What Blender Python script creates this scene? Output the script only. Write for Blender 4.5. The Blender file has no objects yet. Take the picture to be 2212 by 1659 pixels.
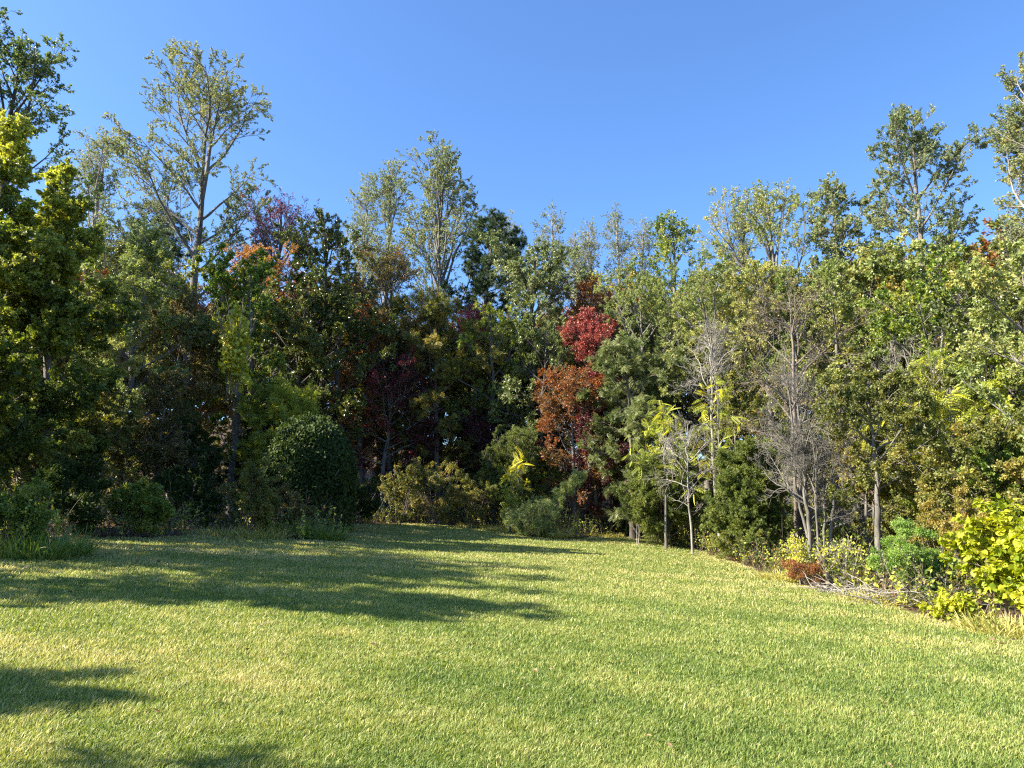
import bpy, math, random
import numpy as np
from mathutils import Vector

# ------------------------------------------------------------------ camera, sky, sun, exposure
sc = bpy.context.scene
C = sc.collection
PITCH = math.radians(8.6)
EYE = 1.6
SUN_AZ = math.radians(102)      # from the view direction (+Y) towards the left (-X)
SUN_EL = math.radians(36)
cam_d = bpy.data.cameras.new('camera')
cam = bpy.data.objects.new('camera', cam_d); C.objects.link(cam)
cam.location = (0, 0, EYE); cam.rotation_euler = (math.pi / 2 + PITCH, 0, 0)
cam_d.sensor_width = 36; cam_d.lens = 26; cam_d.clip_end = 3000; cam_d.clip_start = 0.05
sc.camera = cam
world = bpy.data.worlds.new('World'); sc.world = world; world.use_nodes = True
wn = world.node_tree.nodes; wl = world.node_tree.links
sky = wn.new('ShaderNodeTexSky'); sky.sky_type = 'NISHITA'; sky.sun_disc = False
sky.sun_elevation = SUN_EL; sky.sun_rotation = -SUN_AZ
sky.air_density = 1.0; sky.dust_density = 1.2; sky.ozone_density = 10; sky.altitude = 200
bg = wn['Background']; bg.inputs['Strength'].default_value = 0.10
wl.new(sky.outputs[0], bg.inputs['Color'])
sun_d = bpy.data.lights.new('sun', 'SUN'); sun_d.energy = 5.0; sun_d.angle = math.radians(0.5)
sun_d.color = (1.0, 0.91, 0.74)
sun = bpy.data.objects.new('sun', sun_d); C.objects.link(sun)
SUNV = Vector((-math.sin(SUN_AZ) * math.cos(SUN_EL), math.cos(SUN_AZ) * math.cos(SUN_EL), math.sin(SUN_EL)))
sun.rotation_euler = SUNV.to_track_quat('Z', 'Y').to_euler(); sun.location = (-40, 0, 40)
vs = sc.view_settings
vs.view_transform = 'Standard'; vs.look = 'None'; vs.gamma = 1; vs.exposure = 1.72; vs.use_curve_mapping = False
cy = sc.cycles
cy.max_bounces = 6; cy.diffuse_bounces = 3; cy.glossy_bounces = 2; cy.transmission_bounces = 4
cy.caustics_reflective = False; cy.caustics_refractive = False
cy.use_denoising = False
cy.filter_width = 1.2

# ------------------------------------------------------------------ numpy helpers
def rngof(seed): return np.random.default_rng(seed)
def norm(v): return v / np.maximum(np.linalg.norm(v, axis=-1, keepdims=True), 1e-9)

_tab = rngof(77).random((256, 256))
def vnoise(x, y, s):
    x = np.asarray(x) / s + 1000.0; y = np.asarray(y) / s + 1000.0
    i = np.floor(x).astype(int); j = np.floor(y).astype(int); f = x - i; g = y - j
    f = f * f * (3 - 2 * f); g = g * g * (3 - 2 * g)
    a = _tab[i % 256, j % 256]; b = _tab[(i + 1) % 256, j % 256]
    c = _tab[i % 256, (j + 1) % 256]; d = _tab[(i + 1) % 256, (j + 1) % 256]
    return (a * (1 - f) + b * f) * (1 - g) + (c * (1 - f) + d * f) * g
def fnoise(x, y, s): return (vnoise(x, y, s) + .5 * vnoise(x, y, s * .47) + .25 * vnoise(x, y, s * .21)) / 1.75

def gz(x, y):
    """terrain height"""
    x = np.asarray(x, float); y = np.asarray(y, float)
    z = -0.062 * np.clip(x, -60, 40)
    z = z + 0.10 * np.clip(y - 46, 0, 120) + 0.05 * (vnoise(x, y, 6.0) - .5) * np.clip(np.hypot(x, y) / 8 - .6, 0, 1)
    z = z + 0.06 * np.clip(-x - 14, 0, 60)
    return z

# photo pixels (2212 wide) to rays, only used to read where things stand
PW, PH, PF = 2212.0, 1659.0, 1597.0
def ray(px, py):
    u = (px - PW / 2) / PF; v = (PH / 2 - py) / PF
    return np.array([u, math.cos(PITCH) - v * math.sin(PITCH), math.sin(PITCH) + v * math.cos(PITCH)])
def at(px, py, depth):
    d = ray(px, py); return np.array([0, 0, EYE]) + d * (depth / d[1])
def hit(px, py):
    d = ray(px, py)
    for t in np.linspace(2, 120, 3000):
        if EYE + d[2] * t < float(gz(d[0] * t, d[1] * t)): break
    return d[0] * t, d[1] * t

def mesh(name, parts, mats, midx=None, smooth=False):
    """parts: list of (verts (N,3), faces (M,k), tone (N,) or None, material index)"""
    me = bpy.data.meshes.new(name)
    V = np.concatenate([p[0] for p in parts]).astype(np.float32)
    me.vertices.add(len(V)); me.vertices.foreach_set('co', V.ravel())
    li, ls, mi, off, lo = [], [], [], 0, 0
    for p in parts:
        f = p[1]; li.append((f + off).ravel()); ls.append(lo + np.arange(len(f)) * f.shape[1]); mi.append(np.full(len(f), p[3]))
        off += len(p[0]); lo += f.size
    li = np.concatenate(li).astype(np.int32); ls = np.concatenate(ls).astype(np.int32); mi = np.concatenate(mi).astype(np.int32)
    me.loops.add(len(li)); me.loops.foreach_set('vertex_index', li)
    me.polygons.add(len(ls)); me.polygons.foreach_set('loop_start', ls)
    me.polygons.foreach_set('material_index', mi)
    if smooth: me.polygons.foreach_set('use_smooth', np.ones(len(ls), bool))
    if any(p[2] is not None for p in parts):
        T = np.concatenate([np.full(len(p[0]), .5) if p[2] is None else p[2] for p in parts]).astype(np.float32)
        a = me.attributes.new('tone', 'FLOAT', 'POINT'); a.data.foreach_set('value', T)
    for m in mats: me.materials.append(m)
    me.update(calc_edges=True)
    return me

def tubes(P, R, sides):
    """P (n,k,3), R (n,k) -> verts, quads"""
    n, k, _ = P.shape
    T = norm(np.gradient(P, axis=1))
    D = norm(P[:, -1] - P[:, 0])
    ref = np.where(np.abs(D[:, 2:3]) > .7, np.array([[1., 0, 0]]), np.array([[0, 0, 1.]]))[:, None, :]
    U = norm(np.cross(T, np.broadcast_to(ref, T.shape))); W = np.cross(T, U)
    a = np.arange(sides) * 2 * math.pi / sides
    V = P[:, :, None, :] + R[:, :, None, None] * (np.cos(a)[None, None, :, None] * U[:, :, None, :] + np.sin(a)[None, None, :, None] * W[:, :, None, :])
    idx = np.arange(n * k * sides).reshape(n, k, sides)
    q = np.stack([idx[:, :-1], np.roll(idx[:, :-1], -1, 2), np.roll(idx[:, 1:], -1, 2), idx[:, 1:]], -1).reshape(-1, 4)
    return V.reshape(-1, 3), q

def grow(r, base, d, L, k, trop=0., wob=.1, flat=0.):
    n = len(base); P = np.empty((n, k + 1, 3)); P[:, 0] = base; d = norm(d)
    tr = np.zeros((n, 3)); tr[:, 2] = trop
    for i in range(k):
        d = d + tr / k + r.normal(0, wob, (n, 3))
        if flat: d[:, 2] *= (1 - flat / k)
        d = norm(d); P[:, i + 1] = P[:, i] + d * (L / k)[:, None]
    return P

def along(P, i, t):
    k = P.shape[1] - 1; s = np.clip(t * k, 0, k - 1e-4); a = s.astype(int); f = (s - a)[:, None]
    p0 = P[i, a]; p1 = P[i, a + 1]
    return p0 * (1 - f) + p1 * f, norm(p1 - p0)

def branch_dir(r, T, ang, flat=0.):
    v = r.normal(size=T.shape); v[:, 2] *= (1 - flat)
    v = norm(v - (v * T).sum(1, keepdims=True) * T)
    return T * np.cos(ang)[:, None] + v * np.sin(ang)[:, None]

# ------------------------------------------------------------------ leaf shapes: verts (x along, y across, z normal), triangles
def _t(v, f): return np.array(v, float), np.array(f)
LEAF = {}
LEAF['oval'] = _t([(0, 0, 0), (.5, .27, .07), (1, 0, -.05), (.5, -.27, .07)], [(0, 3, 2), (0, 2, 1)])
LEAF['broad'] = _t([(0, 0, 0), (.45, .46, .10), (1, 0, -.12), (.45, -.46, .10)], [(0, 3, 2), (0, 2, 1)])
LEAF['long'] = _t([(0, 0, 0), (.45, .16, .05), (1, 0, -.15), (.45, -.16, .05)], [(0, 3, 2), (0, 2, 1)])
LEAF['lobed'] = _t([(0, 0, 0), (.05, .34, .06), (.38, .22, .02), (.55, .52, .05), (.68, .2, 0), (1, 0, -.08), (.68, -.2, 0), (.55, -.52, .05), (.38, -.22, .02), (.05, -.34, .06)],
                   [(0, 2, 1), (2, 4, 3), (0, 4, 2), (0, 5, 4), (0, 6, 5), (0, 8, 6), (6, 8, 7), (0, 9, 8)])
LEAF['heart'] = _t([(0, 0, 0), (-.1, .22, .05), (.12, .46, .08), (.5, .42, .05), (.8, .18, -.04), (1, 0, -.16), (.8, -.18, -.04), (.5, -.42, .05), (.12, -.46, .08), (-.1, -.22, .05), (.45, 0, -.06)],
                   [(10, 1 + i, i) for i in range(9)] + [(10, 0, 9)])
def _frond(n, wid, droop, lw):
    v, f = [], []
    for i in range(n):
        x = .12 + .86 * i / (n - 1)
        l = wid * math.sin(math.pi * (.12 + .78 * (i + .5) / n)) ** .7
        for s in (-1, 1):
            o = len(v); z = -droop * x * x
            v += [(x, 0, z), (x + .25 * l, s * l * .5 - s * lw * .0, z + .015), (x + .38 * l, s * l, z - .25 * l), (x + .25 * l - lw, s * l * .55, z + .01)]
            f += [(o, o + 1, o + 2), (o, o + 2, o + 3)] if s < 0 else [(o, o + 2, o + 1), (o, o + 3, o + 2)]
    o = len(v); v += [(0, -.008, 0), (0, .008, 0), (1, 0, -droop), (.5, 0, -droop * .25 + .01)]; f += [(o, o + 3, o + 1), (o + 3, o, o + 2)]
    return _t(v, f)
LEAF['frond'] = _frond(8, .26, .28, .07)
LEAF['spray'] = _frond(5, .34, .18, .12)
def _tuft(n, w, spread, seed):
    r = random.Random(seed); v, f = [], []
    for i in range(n):
        a = r.uniform(0, 6.283); b = spread * math.sqrt(r.random()); l = r.uniform(.7, 1.1)
        dx, dy, dz = math.cos(b) * l, math.sin(b) * math.cos(a) * l, math.sin(b) * math.sin(a) * l
        c = r.uniform(0, 6.283); o = len(v)
        v += [(0, w * math.cos(c), w * math.sin(c)), (0, -w * math.cos(c), -w * math.sin(c)), (dx, dy, dz)]; f += [(o, o + 1, o + 2)]
    return _t(v, f)
LEAF['tuft'] = _tuft(11, .05, 1.25, 3)
LEAF['scale'] = _tuft(6, .09, .6, 5)

def leaves(r, pos, axis, size, tpl, tone, upbias=.6):
    lv, lf = LEAF[tpl]; n = len(pos)
    X = norm(axis)
    N = r.normal(size=(n, 3)) * (1 - upbias * .35); N[:, 2] += upbias * .9
    N = norm(N - (N * X).sum(1, keepdims=True) * X); Y = np.cross(N, X)
    V = pos[:, None, :] + size[:, None, None] * (lv[None, :, 0:1] * X[:, None, :] + lv[None, :, 1:2] * Y[:, None, :] + lv[None, :, 2:3] * N[:, None, :])
    F = (lf[None] + (np.arange(n) * len(lv))[:, None, None]).reshape(-1, 3)
    return V.reshape(-1, 3), F, np.repeat(tone, len(lv))

# ------------------------------------------------------------------ materials
def mat(name):
    m = bpy.data.materials.new(name); m.use_nodes = True
    nt = m.node_tree; return m, nt, nt.nodes['Principled BSDF'], nt.nodes['Material Output']
def ramp(nt, stops):
    r = nt.nodes.new('ShaderNodeValToRGB'); e = r.color_ramp.elements
    while len(e) < len(stops): e.new(.5)
    for i, (p, c) in enumerate(stops): e[i].position = p; e[i].color = (*c, 1)
    return r
LM = {}
BR = 1.7    # leaves lighter overall
def leaf_mat(name, cols, rough=.5, trans=.35, spec=.5, warm=1.0, br=None):
    cols = [tuple(min(.8, v * (br or BR)) for v in c) for c in cols]
    m, nt, b, out = mat(name); N = nt.nodes; K = nt.links
    at_ = N.new('ShaderNodeAttribute'); at_.attribute_name = 'tone'
    n = len(cols); rp = ramp(nt, [(.08 + .84 * i / (n - 1), c) for i, c in enumerate(cols)])
    K.new(at_.outputs['Fac'], rp.inputs[0])
    K.new(rp.outputs[0], b.inputs['Base Color'])
    b.inputs['Roughness'].default_value = rough; b.inputs['Specular IOR Level'].default_value = spec
    tr = N.new('ShaderNodeBsdfTranslucent')
    hs = N.new('ShaderNodeHueSaturation'); hs.inputs['Saturation'].default_value = 1.15; hs.inputs['Value'].default_value = 1.35 * warm
    K.new(rp.outputs[0], hs.inputs['Color']); K.new(hs.outputs[0], tr.inputs['Color'])
    mx = N.new('ShaderNodeMixShader'); mx.inputs[0].default_value = trans
    K.new(b.outputs[0], mx.inputs[1]); K.new(tr.outputs[0], mx.inputs[2]); K.new(mx.outputs[0], out.inputs['Surface'])
    LM[name] = m; return m
leaf_mat('pale_poplar_leaf', [(.08, .11, .04), (.15, .18, .075), (.20, .22, .11), (.30, .28, .08)], rough=.6, spec=.35, br=1.35)
leaf_mat('dark_poplar_leaf', [(.04, .06, .018), (.07, .10, .03), (.12, .15, .04)])
leaf_mat('yellow_maple_leaf', [(.045, .065, .014), (.085, .11, .02), (.16, .175, .032), (.31, .31, .06)], trans=.4)
leaf_mat('dark_oak_leaf', [(.034, .046, .010), (.055, .072, .015), (.09, .11, .025), (.17, .15, .035)], rough=.32, spec=.6, trans=.2)
leaf_mat('light_oak_leaf', [(.055, .075, .022), (.11, .135, .042), (.21, .22, .10)], rough=.38, spec=.6)
leaf_mat('olive_leaf', [(.05, .06, .014), (.09, .105, .022), (.16, .15, .035), (.26, .19, .045)])
leaf_mat('fresh_leaf', [(.05, .08, .012), (.09, .135, .022), (.16, .19, .035), (.27, .24, .045)])
leaf_mat('lush_leaf', [(.07, .13, .02), (.13, .20, .035), (.20, .26, .06)])
leaf_mat('golden_olive_leaf', [(.085, .115, .032), (.15, .18, .052), (.21, .225, .072), (.29, .25, .07)])
leaf_mat('yellow_green_leaf', [(.13, .16, .03), (.24, .27, .045), (.42, .38, .05)])
leaf_mat('scarlet_leaf', [(.17, .035, .03), (.32, .065, .055), (.40, .115, .09), (.34, .16, .07)], trans=.25, br=1.1)
leaf_mat('orange_leaf', [(.08, .085, .02), (.15, .10, .022), (.28, .12, .035), (.36, .18, .055)])
leaf_mat('rust_leaf', [(.09, .075, .02), (.15, .06, .02), (.24, .085, .03)])
leaf_mat('crimson_leaf', [(.05, .014, .014), (.11, .02, .022), (.19, .03, .035)], br=.85)
leaf_mat('purple_leaf', [(.07, .02, .022), (.15, .03, .045), (.24, .05, .07)])
leaf_mat('pine_needle', [(.018, .035, .012), (.035, .06, .018), (.07, .095, .03)], trans=.15)
leaf_mat('young_pine_needle', [(.12, .15, .04), (.20, .23, .07), (.30, .31, .11)], trans=.3)
leaf_mat('cedar_needle', [(.05, .07, .014), (.09, .115, .02), (.16, .165, .035)], trans=.25, br=1.7)
leaf_mat('vine_leaf', [(.032, .052, .010), (.05, .078, .015), (.085, .115, .025)], trans=.25, br=1.0, spec=.25, rough=.65)
leaf_mat('yellow_vine_leaf', [(.16, .18, .025), (.32, .30, .035), (.42, .36, .05)])
leaf_mat('bright_yellow_leaf', [(.18, .26, .02), (.40, .44, .03), (.56, .54, .05)], trans=.35, rough=.5, spec=.3, br=.85)
leaf_mat('dull_brown_leaf', [(.06, .055, .022), (.12, .10, .03), (.20, .155, .045)])
leaf_mat('straw_blade', [(.12, .15, .03), (.28, .26, .07), (.46, .37, .15)], trans=.3)
leaf_mat('green_blade', [(.05, .09, .02), (.11, .16, .03), (.26, .25, .07)], trans=.3)
leaf_mat('dead_leaf', [(.06, .035, .02), (.13, .075, .035), (.22, .14, .07)], trans=.1)

def lawn_mat(name):
    m = leaf_mat(name, [(.105, .17, .03), (.205, .27, .055), (.31, .34, .085), (.50, .45, .165), (.66, .57, .30)], trans=.35, rough=.5, spec=.4, br=1.0)
    return m
lawn_mat('lawn_blade')

BM = {}
def bark_mat(name, dark, light, scale=9.):
    m, nt, b, out = mat(name); N = nt.nodes; K = nt.links
    tc = N.new('ShaderNodeTexCoord'); mp = N.new('ShaderNodeMapping'); mp.inputs['Scale'].default_value = (scale, scale, scale * .18)
    K.new(tc.outputs['Object'], mp.inputs[0])
    n1 = N.new('ShaderNodeTexNoise'); n1.inputs['Scale'].default_value = 2.2; n1.inputs['Detail'].default_value = 5; K.new(mp.outputs[0], n1.inputs['Vector'])
    n2 = N.new('ShaderNodeTexNoise'); n2.inputs['Scale'].default_value = .9; n2.inputs['Detail'].default_value = 2; K.new(tc.outputs['Object'], n2.inputs['Vector'])
    rp = ramp(nt, [(.32, dark), (.62, light)]); ad = N.new('ShaderNodeMath'); ad.operation = 'MULTIPLY_ADD'; ad.inputs[1].default_value = .55; 
    K.new(n2.outputs['Fac'], ad.inputs[0]); 
    ml = N.new('ShaderNodeMath'); ml.operation = 'MULTIPLY'; ml.inputs[1].default_value = .5; K.new(n1.outputs['Fac'], ml.inputs[0]); K.new(ml.outputs[0], ad.inputs[2])
    K.new(ad.outputs[0], rp.inputs[0]); K.new(rp.outputs[0], b.inputs['Base Color']); b.inputs['Roughness'].default_value = .9
    bp = N.new('ShaderNodeBump'); bp.inputs['Strength'].default_value = .6; bp.inputs['Distance'].default_value = .03
    K.new(n1.outputs['Fac'], bp.inputs['Height']); K.new(bp.outputs[0], b.inputs['Normal'])
    BM[name] = m; return m
bark_mat('grey_bark', (.055, .05, .042), (.20, .185, .16))
bark_mat('pale_bark', (.10, .09, .08), (.34, .31, .27))
bark_mat('dark_bark', (.03, .026, .022), (.10, .088, .075))
bark_mat('brown_bark', (.07, .055, .042), (.21, .17, .14))

# ------------------------------------------------------------------ things
def prop(o, label=None, cat=None, group=None, kind=None):
    if label: o['label'] = label
    if cat: o['category'] = cat
    if group: o['group'] = group
    if kind: o['kind'] = kind
    return o
def link(name, me, parent=None):
    o = bpy.data.objects.new(name, me); C.objects.link(o)
    if parent: o.parent = parent
    return o
def thing(name, label, cat, loc, group=None, rot=0.):
    o = bpy.data.objects.new(name, None); C.objects.link(o); o.empty_display_size = .3
    o.location = loc; o.rotation_euler = (0, 0, rot)
    return prop(o, label, cat, group)

ENV = {
    'round': lambda t: np.sin(np.pi * np.clip(.12 + .80 * t, 0, 1)) ** .7,
    'fan': lambda t: np.clip(1.0 - .75 * t, .1, 1),
    'vase': lambda t: np.clip(1.0 - .2 * t - .62 * t ** 3, .1, 1),
    'cone': lambda t: np.clip(1.03 - t, .06, 1) ** .9,
    'column': lambda t: np.clip(.55 + 1.2 * t, 0, 1) * np.clip(1.15 - t, .05, 1) ** .6,
    'cedar': lambda t: np.clip(.80 + .9 * t, 0, 1) * np.clip(1.06 - t ** 1.25, .05, 1) ** .95,
    'dome2': lambda t: np.clip(1.02 - t ** 1.15, .06, 1) ** .9 * np.clip(.6 + 2 * t, 0, 1),
    'dome': lambda t: np.clip(1 - t ** 2.2, .08, 1) ** .6,
}
# species: how a kind of tree branches and what leaves it bears
SP = {
    'poplar': dict(env='vase', wander=.005, n1=24, a=(62, 36), trop=.5, n2=9, n3=6, r2=.42, lpt=6, tpl='broad', size=.185, mat='pale_poplar_leaf', bark='grey_bark', ub=.2, wob=.07, cb=.42),
    'slim_poplar': dict(env='vase', wander=.005, n1=22, a=(38, 20), trop=.45, n2=8, n3=6, r2=.40, lpt=4, tpl='broad', size=.19, mat='pale_poplar_leaf', bark='pale_bark', ub=.2, wob=.06, cb=.45),
    'maple': dict(env='round', n1=34, a=(85, 30), trop=.35, n2=14, n3=8, r2=.42, lpt=8, tpl='lobed', size=.13, mat='yellow_maple_leaf', bark='grey_bark', ub=.7, wob=.10, cb=.12),
    'oak': dict(env='round', n1=28, a=(80, 30), trop=.3, n2=8, n3=5, r2=.42, lpt=9, tpl='oval', size=.22, mat='dark_oak_leaf', bark='dark_bark', ub=.5, wob=.12, cb=.25),
    'hardwood': dict(env='round', n1=26, a=(78, 30), trop=.35, n2=8, n3=5, r2=.42, lpt=8, tpl='oval', size=.17, mat='olive_leaf', bark='grey_bark', ub=.45, wob=.11, cb=.2),
    'bare': dict(env='round', n1=24, a=(70, 28), trop=.25, n2=8, n3=6, r2=.5, lpt=0, tpl='oval', size=.1, mat='dull_brown_leaf', bark='pale_bark', ub=.3, wob=.19, cb=.3),
    'pine': dict(env='round', n1=44, a=(85, 45), trop=.25, n2=8, n3=4, r2=.38, lpt=4, tpl='tuft', size=.34, mat='pine_needle', bark='dark_bark', ub=.3, wob=.08, cb=.45),
    'cedar': dict(env='cedar', n1=90, a=(66, 25), trop=.55, n2=10, n3=6, r2=.40, lpt=6, tpl='scale', size=.15, mat='cedar_needle', bark='brown_bark', ub=.2, wob=.08, cb=.02),
    'sumac': dict(env='fan', n1=13, a=(62, 25), trop=.4, n2=4, n3=2, r2=.5, lpt=1.2, tpl='frond', size=.72, droop=.45, tr=.055, mat='yellow_green_leaf', bark='grey_bark', ub=.9, wob=.10, cb=.5),
    'elm': dict(env='round', n1=40, a=(88, 45), trop=.0, n2=9, n3=4, r2=.42, lpt=4, tpl='spray', size=.36, mat='light_oak_leaf', bark='brown_bark', ub=.9, wob=.09, cb=.1),
    'shrub': dict(env='round', n1=14, a=(65, 25), trop=.2, n2=6, n3=4, r2=.45, lpt=6, tpl='oval', size=.11, mat='olive_leaf', bark='brown_bark', ub=.5, wob=.13, cb=.05),
}

LN, LS = 4.2, .54
def plant_mesh(seed, sp, H, R, nleaf=None, stems=1, spread=.25, lean=(0, 0), trunk_r=None, top_tone=0., tone0=0., **ov):
    """returns trunk parts (woody skeleton) and crown parts (leaves) in local coordinates"""
    s = dict(SP[sp]); s.update(ov); r = rngof(seed)
    tr = trunk_r or s.get('tr') or (.014 * H + .02)
    K = 14
    wood = []; L1P = []; L1R = []
    for si in range(stems):
        h = H * (1 if si == 0 else r.uniform(.6, .97)); az = r.uniform(0, 6.283)
        sp_ = 0 if stems == 1 else spread * H * r.uniform(.4, 1)
        k = np.linspace(0, 1, K + 1)
        wv = np.cumsum(r.normal(0, s.get('wander', .011) * H, (K + 1, 2)), 0) * np.sqrt(k)[:, None] * .6
        tp = np.stack([lean[0] * k ** 1.4 + wv[:, 0] + sp_ * math.cos(az) * k ** .8, lean[1] * k ** 1.4 + wv[:, 1] + sp_ * math.sin(az) * k ** .8, k * h * .96 - .12 * (1 - k)], -1)
        if stems > 1: tp[:, :2] += np.array([math.cos(az), math.sin(az)]) * tr * 1.2
        st = tr * (1 if stems == 1 else r.uniform(.45, .8))
        rr = st * (1 - k * .93) ** .8; rr[0] *= 1.35
        wood.append((*tubes(tp[None], rr[None], 9), None, 0))
        n1 = max(3, int(s['n1'] / stems ** .6))
        t = (np.arange(n1) + r.uniform(.1, .9, n1)) / n1
        t = t ** .85
        b0, T = along(tp[None], np.zeros(n1, int), s['cb'] + (1 - s['cb']) * t * .97)
        ang = np.radians(s['a'][0] + (s['a'][1] - s['a'][0]) * t + r.normal(0, 6, n1))
        azb = np.arange(n1) * 2.399 + r.normal(0, .4, n1)
        d = np.stack([np.sin(ang) * np.cos(azb), np.sin(ang) * np.sin(azb), np.cos(ang)], -1)
        Rr = R * (1 if stems == 1 else .75)
        L = Rr * ENV[s['env']](t) / np.maximum(np.sin(ang - .38 * s['trop']), .32) * r.uniform(.75, 1.15, n1)
        ce = np.cos(np.maximum(ang - .55 * s['trop'], .1))
        L = np.minimum(L, np.maximum((h * .97 - b0[:, 2]), .12 * R) / np.maximum(ce, .2))
        P = grow(r, b0, d, L, 8, s['trop'], s['wob'])
        rad0 = np.minimum(st * .5, .011 * L + .012 * (H / 14)) 
        L1P.append(P); L1R.append(rad0[:, None] * (1 - .86 * np.linspace(0, 1, 9))[None])
        L1P.append(grow(r, tp[-4:-3], tp[-1:] - tp[-4:-3], np.array([h * .23]), 8, 0, .04)); L1R.append(np.full((1, 9), .008))
    P1 = np.concatenate(L1P); R1 = np.concatenate(L1R)
    wood.append((*tubes(P1, R1, 6), None, 0))
    len1 = np.linalg.norm(np.diff(P1, axis=1), axis=2).sum(1)
    def kids(P, ln, cnt, amin, amax, ratio, k, trop, tmin, lmin, flat):
        c = np.maximum(1, np.round(cnt * ln / max(ln.mean(), 1e-6))).astype(int)
        c = np.minimum(c, cnt * 3)
        i = np.repeat(np.arange(len(P)), c); t = tmin + (1 - tmin) * r.random(len(i)) ** .8
        b, T = along(P, i, t)
        d = branch_dir(r, T, np.radians(r.uniform(amin, amax, len(i))), flat)
        L = np.maximum(ln[i] * ratio * (1.15 - .75 * t) * r.uniform(.6, 1.2, len(i)), lmin)
        return grow(r, b, d, L, k, trop, s['wob'] * 1.3), L, i
    flat = .5 if s['ub'] > .6 else .1
    P2, len2, i2 = kids(P1, len1, s['n2'], 30, 62, s['r2'], 5, s['trop'] * .6, .18, .03 * H, flat)
    r2 = np.clip(.010 * len2 + .003, .004, .04)
    wood.append((*tubes(P2, r2[:, None] * np.linspace(1, .3, 6)[None], 4), None, 0))
    P3, len3, i3 = kids(P2, len2, s['n3'], 25, 60, .5, 3, s['trop'] * .4, .15, .018 * H, flat)
    r3 = np.full(len(P3), .003 + .00035 * H)
    wood.append((*tubes(P3, r3[:, None] * np.linspace(1, .4, 4)[None], 3), None, 0))
    crown = []
    lpt = s['lpt']
    if nleaf: lpt = nleaf * LN / len(P3)
    if lpt > 0:
        n = int(lpt * len(P3)); i = r.integers(0, len(P3), n)
        if lpt >= 1: i[:len(P3) * int(lpt)] = np.tile(np.arange(len(P3)), int(lpt))
        t = r.uniform(.15, 1.0, n) ** .7; p, T = along(P3, i, t)
        ax = T * .6 + r.normal(0, .5, (n, 3)); ax[:, 2] -= s.get('droop', .25)
        sz = s['size'] * LS * r.uniform(.6, 1.35, n)
        l1 = r.random(len(P1)); l2 = r.random(len(P2))
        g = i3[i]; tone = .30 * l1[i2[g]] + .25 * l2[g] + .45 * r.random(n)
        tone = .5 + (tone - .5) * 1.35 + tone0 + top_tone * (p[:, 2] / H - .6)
        p = p + r.normal(0, .03, (n, 3))
        crown.append((*leaves(r, p, ax, sz, s['tpl'], np.clip(tone, 0, 1), s['ub']), 0))
    return wood, crown, s

def plant(name, label, cat, sp, loc, H, R, seed, group=None, crown_name='crown', rot=0., **kw):
    wood, crown, s = plant_mesh(seed, sp, H, R, **kw)
    t = thing(name, label, cat, loc, group, rot)
    link('trunk' if cat == 'tree' else 'stems', mesh(name + '_wood', wood, [BM[s['bark']]], smooth=True), t)
    if crown: link(crown_name, mesh(name + '_leaves', crown, [LM[s['mat']]]), t)
    return t

def copy_thing(o, loc, rot, scale, label=None, group=None):
    c = o.copy(); C.objects.link(c); c.location = loc; c.rotation_euler = (0, 0, rot); c.scale = (scale,) * 3
    if label: c['label'] = label
    if group: c['group'] = group
    for ch in o.children:
        d = ch.copy(); C.objects.link(d); d.parent = c
    return c

# ------------------------------------------------------------------ ground
LAWN_PX = [(0, 1205), (100, 1198), (135, 1190), (150, 1163), (330, 1163), (480, 1152), (560, 1160), (660, 1168), (735, 1165), (715, 1143), (690, 1133), (900, 1130),
           (1050, 1140), (1130, 1152), (1230, 1166), (1300, 1158), (1370, 1160), (1450, 1175), (1560, 1205), (1640, 1235), (1720, 1262), (1790, 1275), (1860, 1290), (1960, 1320), (2040, 1345), (2130, 1362), (2212, 1378)]
edge = [hit(*q) for q in LAWN_PX]
LAWN = [(-9.5, 4), (-10.2, 10)] + [tuple(map(float, e)) for e in edge] + [(8.5, 7), (11, 2), (14, -30), (-14, -30)]
def in_poly(x, y, poly):
    x = np.asarray(x); y = np.asarray(y); ins = np.zeros(x.shape, bool)
    n = len(poly)
    for i in range(n):
        x0, y0 = poly[i]; x1, y1 = poly[(i + 1) % n]
        if y0 == y1: continue
        c = ((y0 > y) != (y1 > y)) & (x < (x1 - x0) * (y - y0) / (y1 - y0) + x0); ins ^= c
    return ins
def edge_dist(x, y, poly):
    d = np.full(np.shape(x), 1e9)
    for i in range(len(poly)):
        a = np.array(poly[i]); b = np.array(poly[(i + 1) % len(poly)]); ab = b - a; L = max((ab ** 2).sum(), 1e-9)
        t = np.clip(((x - a[0]) * ab[0] + (y - a[1]) * ab[1]) / L, 0, 1)
        d = np.minimum(d, np.hypot(x - a[0] - t * ab[0], y - a[1] - t * ab[1]))
    return d

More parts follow.
